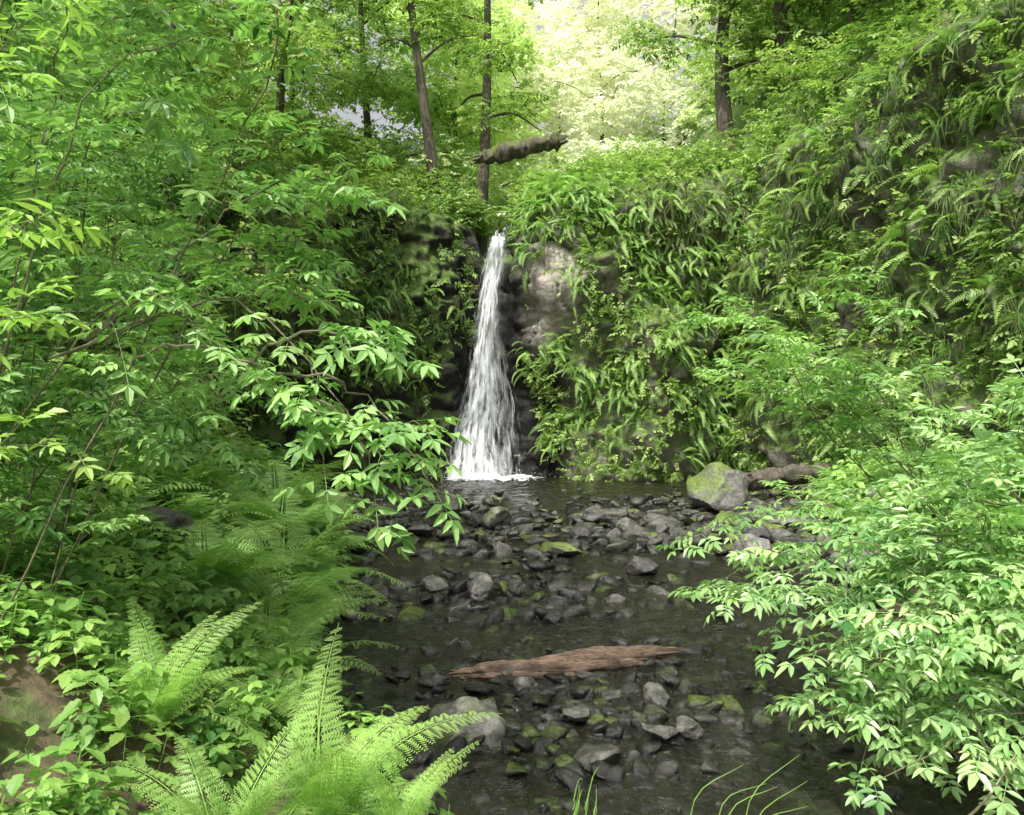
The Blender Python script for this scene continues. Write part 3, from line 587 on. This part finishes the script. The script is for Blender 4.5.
tree('unseen_shade_alder',(-9.5,21,8),(-9.2,20,15),.16,5,11,.36,limbz=.05,spread=3.2,tint=.55)
tree('unseen_shade_alder',(10.5,21,11),(10.2,20.5,17),.16,6,12,.36,limbz=.0,spread=3.,tint=.5)
tree('unseen_shade_alder',(9.4,17,9),(8.6,16.2,14),.16,6,12,.32,limbz=.0,spread=2.4,tint=.45)
tree('unseen_shade_alder',(8.2,20.5,9),(7.8,19.8,15),.16,5,10,.32,limbz=.05,spread=2.4,tint=.5)
tree('unseen_shade_alder',(-7.2,16.8,6),(-5.6,16.6,14),.16,6,12,.34,limbz=.2,spread=2.8,tint=.5)
tree('unseen_shade_alder',(-9.5,10,3),(-8.6,9.6,12),.18,5,11,.32,limbz=.1,spread=2.8,tint=.5)
tree('unseen_shade_alder',(-6.5,1.2,1.8),(-4.6,1.6,13.5),.2,4,9,.30,limbz=.6,spread=3.2,tint=.5,leaves=36)  # added above the view to throw dappled shade on stream and bank
tree('unseen_shade_alder',(-7.5,5.5,3.4),(-5.6,6.2,13.5),.2,4,9,.30,limbz=.6,spread=3.2,tint=.5,leaves=36)  # second unseen crown, added only to break up the sun
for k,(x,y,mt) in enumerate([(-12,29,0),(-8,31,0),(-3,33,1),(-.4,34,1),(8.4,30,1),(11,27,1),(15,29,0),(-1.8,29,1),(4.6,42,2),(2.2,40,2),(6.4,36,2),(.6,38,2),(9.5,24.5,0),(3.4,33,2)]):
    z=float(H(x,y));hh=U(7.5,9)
    tree('sunlit_tree',(x,y,z),(x+U(-.5,.5),y,z+hh),.07 if mt==2 else .10,5,12,.52,(M_tree,M_bright,M_glow)[mt],.5,.2,.02,2.8,30,clr=(1,1,.6))  # the two paler leaf materials carry painted sunlight
b=MB()
for k in range(260):
    x=U(-14,18);y=U(23.8,36);
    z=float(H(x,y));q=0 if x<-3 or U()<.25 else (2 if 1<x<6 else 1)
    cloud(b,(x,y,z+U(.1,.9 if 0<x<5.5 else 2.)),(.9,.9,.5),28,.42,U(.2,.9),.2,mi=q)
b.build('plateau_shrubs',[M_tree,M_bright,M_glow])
b=MB()
for k in range(36):
    x,y=(.29+NRM()*.03,3.75+NRM()*.05) if k<12 else ((.9+NRM()*.08,3.55+NRM()*.1) if k<24 else (-.25+NRM()*.3,3.2+NRM()*.2))
    z=max(float(H(x,y)),-.1);l=U(.2,.42);a=U(-.6,.6) if k<24 else U(0,6.3);w=.003
    p=spline([(x,y,z),(x+.05*math.cos(a),y,z+l*.6),(x+.5*l*math.cos(a)*(1.4 if 12<=k<24 else .4),y+.1*math.sin(a),z+l*U(.7,1))],8);ww=np.linspace(w,.0006,8)
    b.add(*tube(p,ww,4),.9,.1)
b.build('grass_blades',[M_herb])
b=MB();b.add(*tube(spline([(1.6,3.3,.1),(1.75,3.2,.3),(1.92,3.25,.48)],10),np.linspace(.007,.004,10),6),.9,0);b.build('dry_stick',[M_stem],True)
# ------------------------------------------------------------ light / world / camera
sv=Vector((-.25,-.5,.82)).normalized()
w=bpy.data.worlds.new('World');scene.world=w;w.use_nodes=True;nt=w.node_tree;bg=nt.nodes['Background']
sk=nt.nodes.new('ShaderNodeTexSky');sk.sky_type='NISHITA';sk.sun_disc=False;sk.sun_elevation=math.asin(sv.z);sk.sun_rotation=math.atan2(sv.x,sv.y);sk.dust_density=8;sk.air_density=1.;sk.ozone_density=0
hs=nt.nodes.new('ShaderNodeHueSaturation');hs.inputs['Saturation'].default_value=.15;hs.inputs['Value'].default_value=1.5
nt.links.new(sk.outputs[0],hs.inputs['Color']);nt.links.new(hs.outputs[0],bg.inputs[0]);bg.inputs[1].default_value=.15
l=bpy.data.lights.new('sun','SUN');l.energy=5;l.angle=math.radians(.5);l.color=(1,.95,.85);lo=bpy.data.objects.new('sun',l);lo.rotation_euler=sv.to_track_quat('Z','Y').to_euler();scene.collection.objects.link(lo)
cam=bpy.data.cameras.new('camera');cam.lens=30;cam.sensor_width=36;cam.clip_end=500;co=bpy.data.objects.new('camera',cam);co.location=(0,0,1.8);co.rotation_euler=(math.radians(90),0,0);scene.collection.objects.link(co);scene.camera=co
scene.view_settings.view_transform='Standard';scene.view_settings.look='None';scene.view_settings.exposure=0
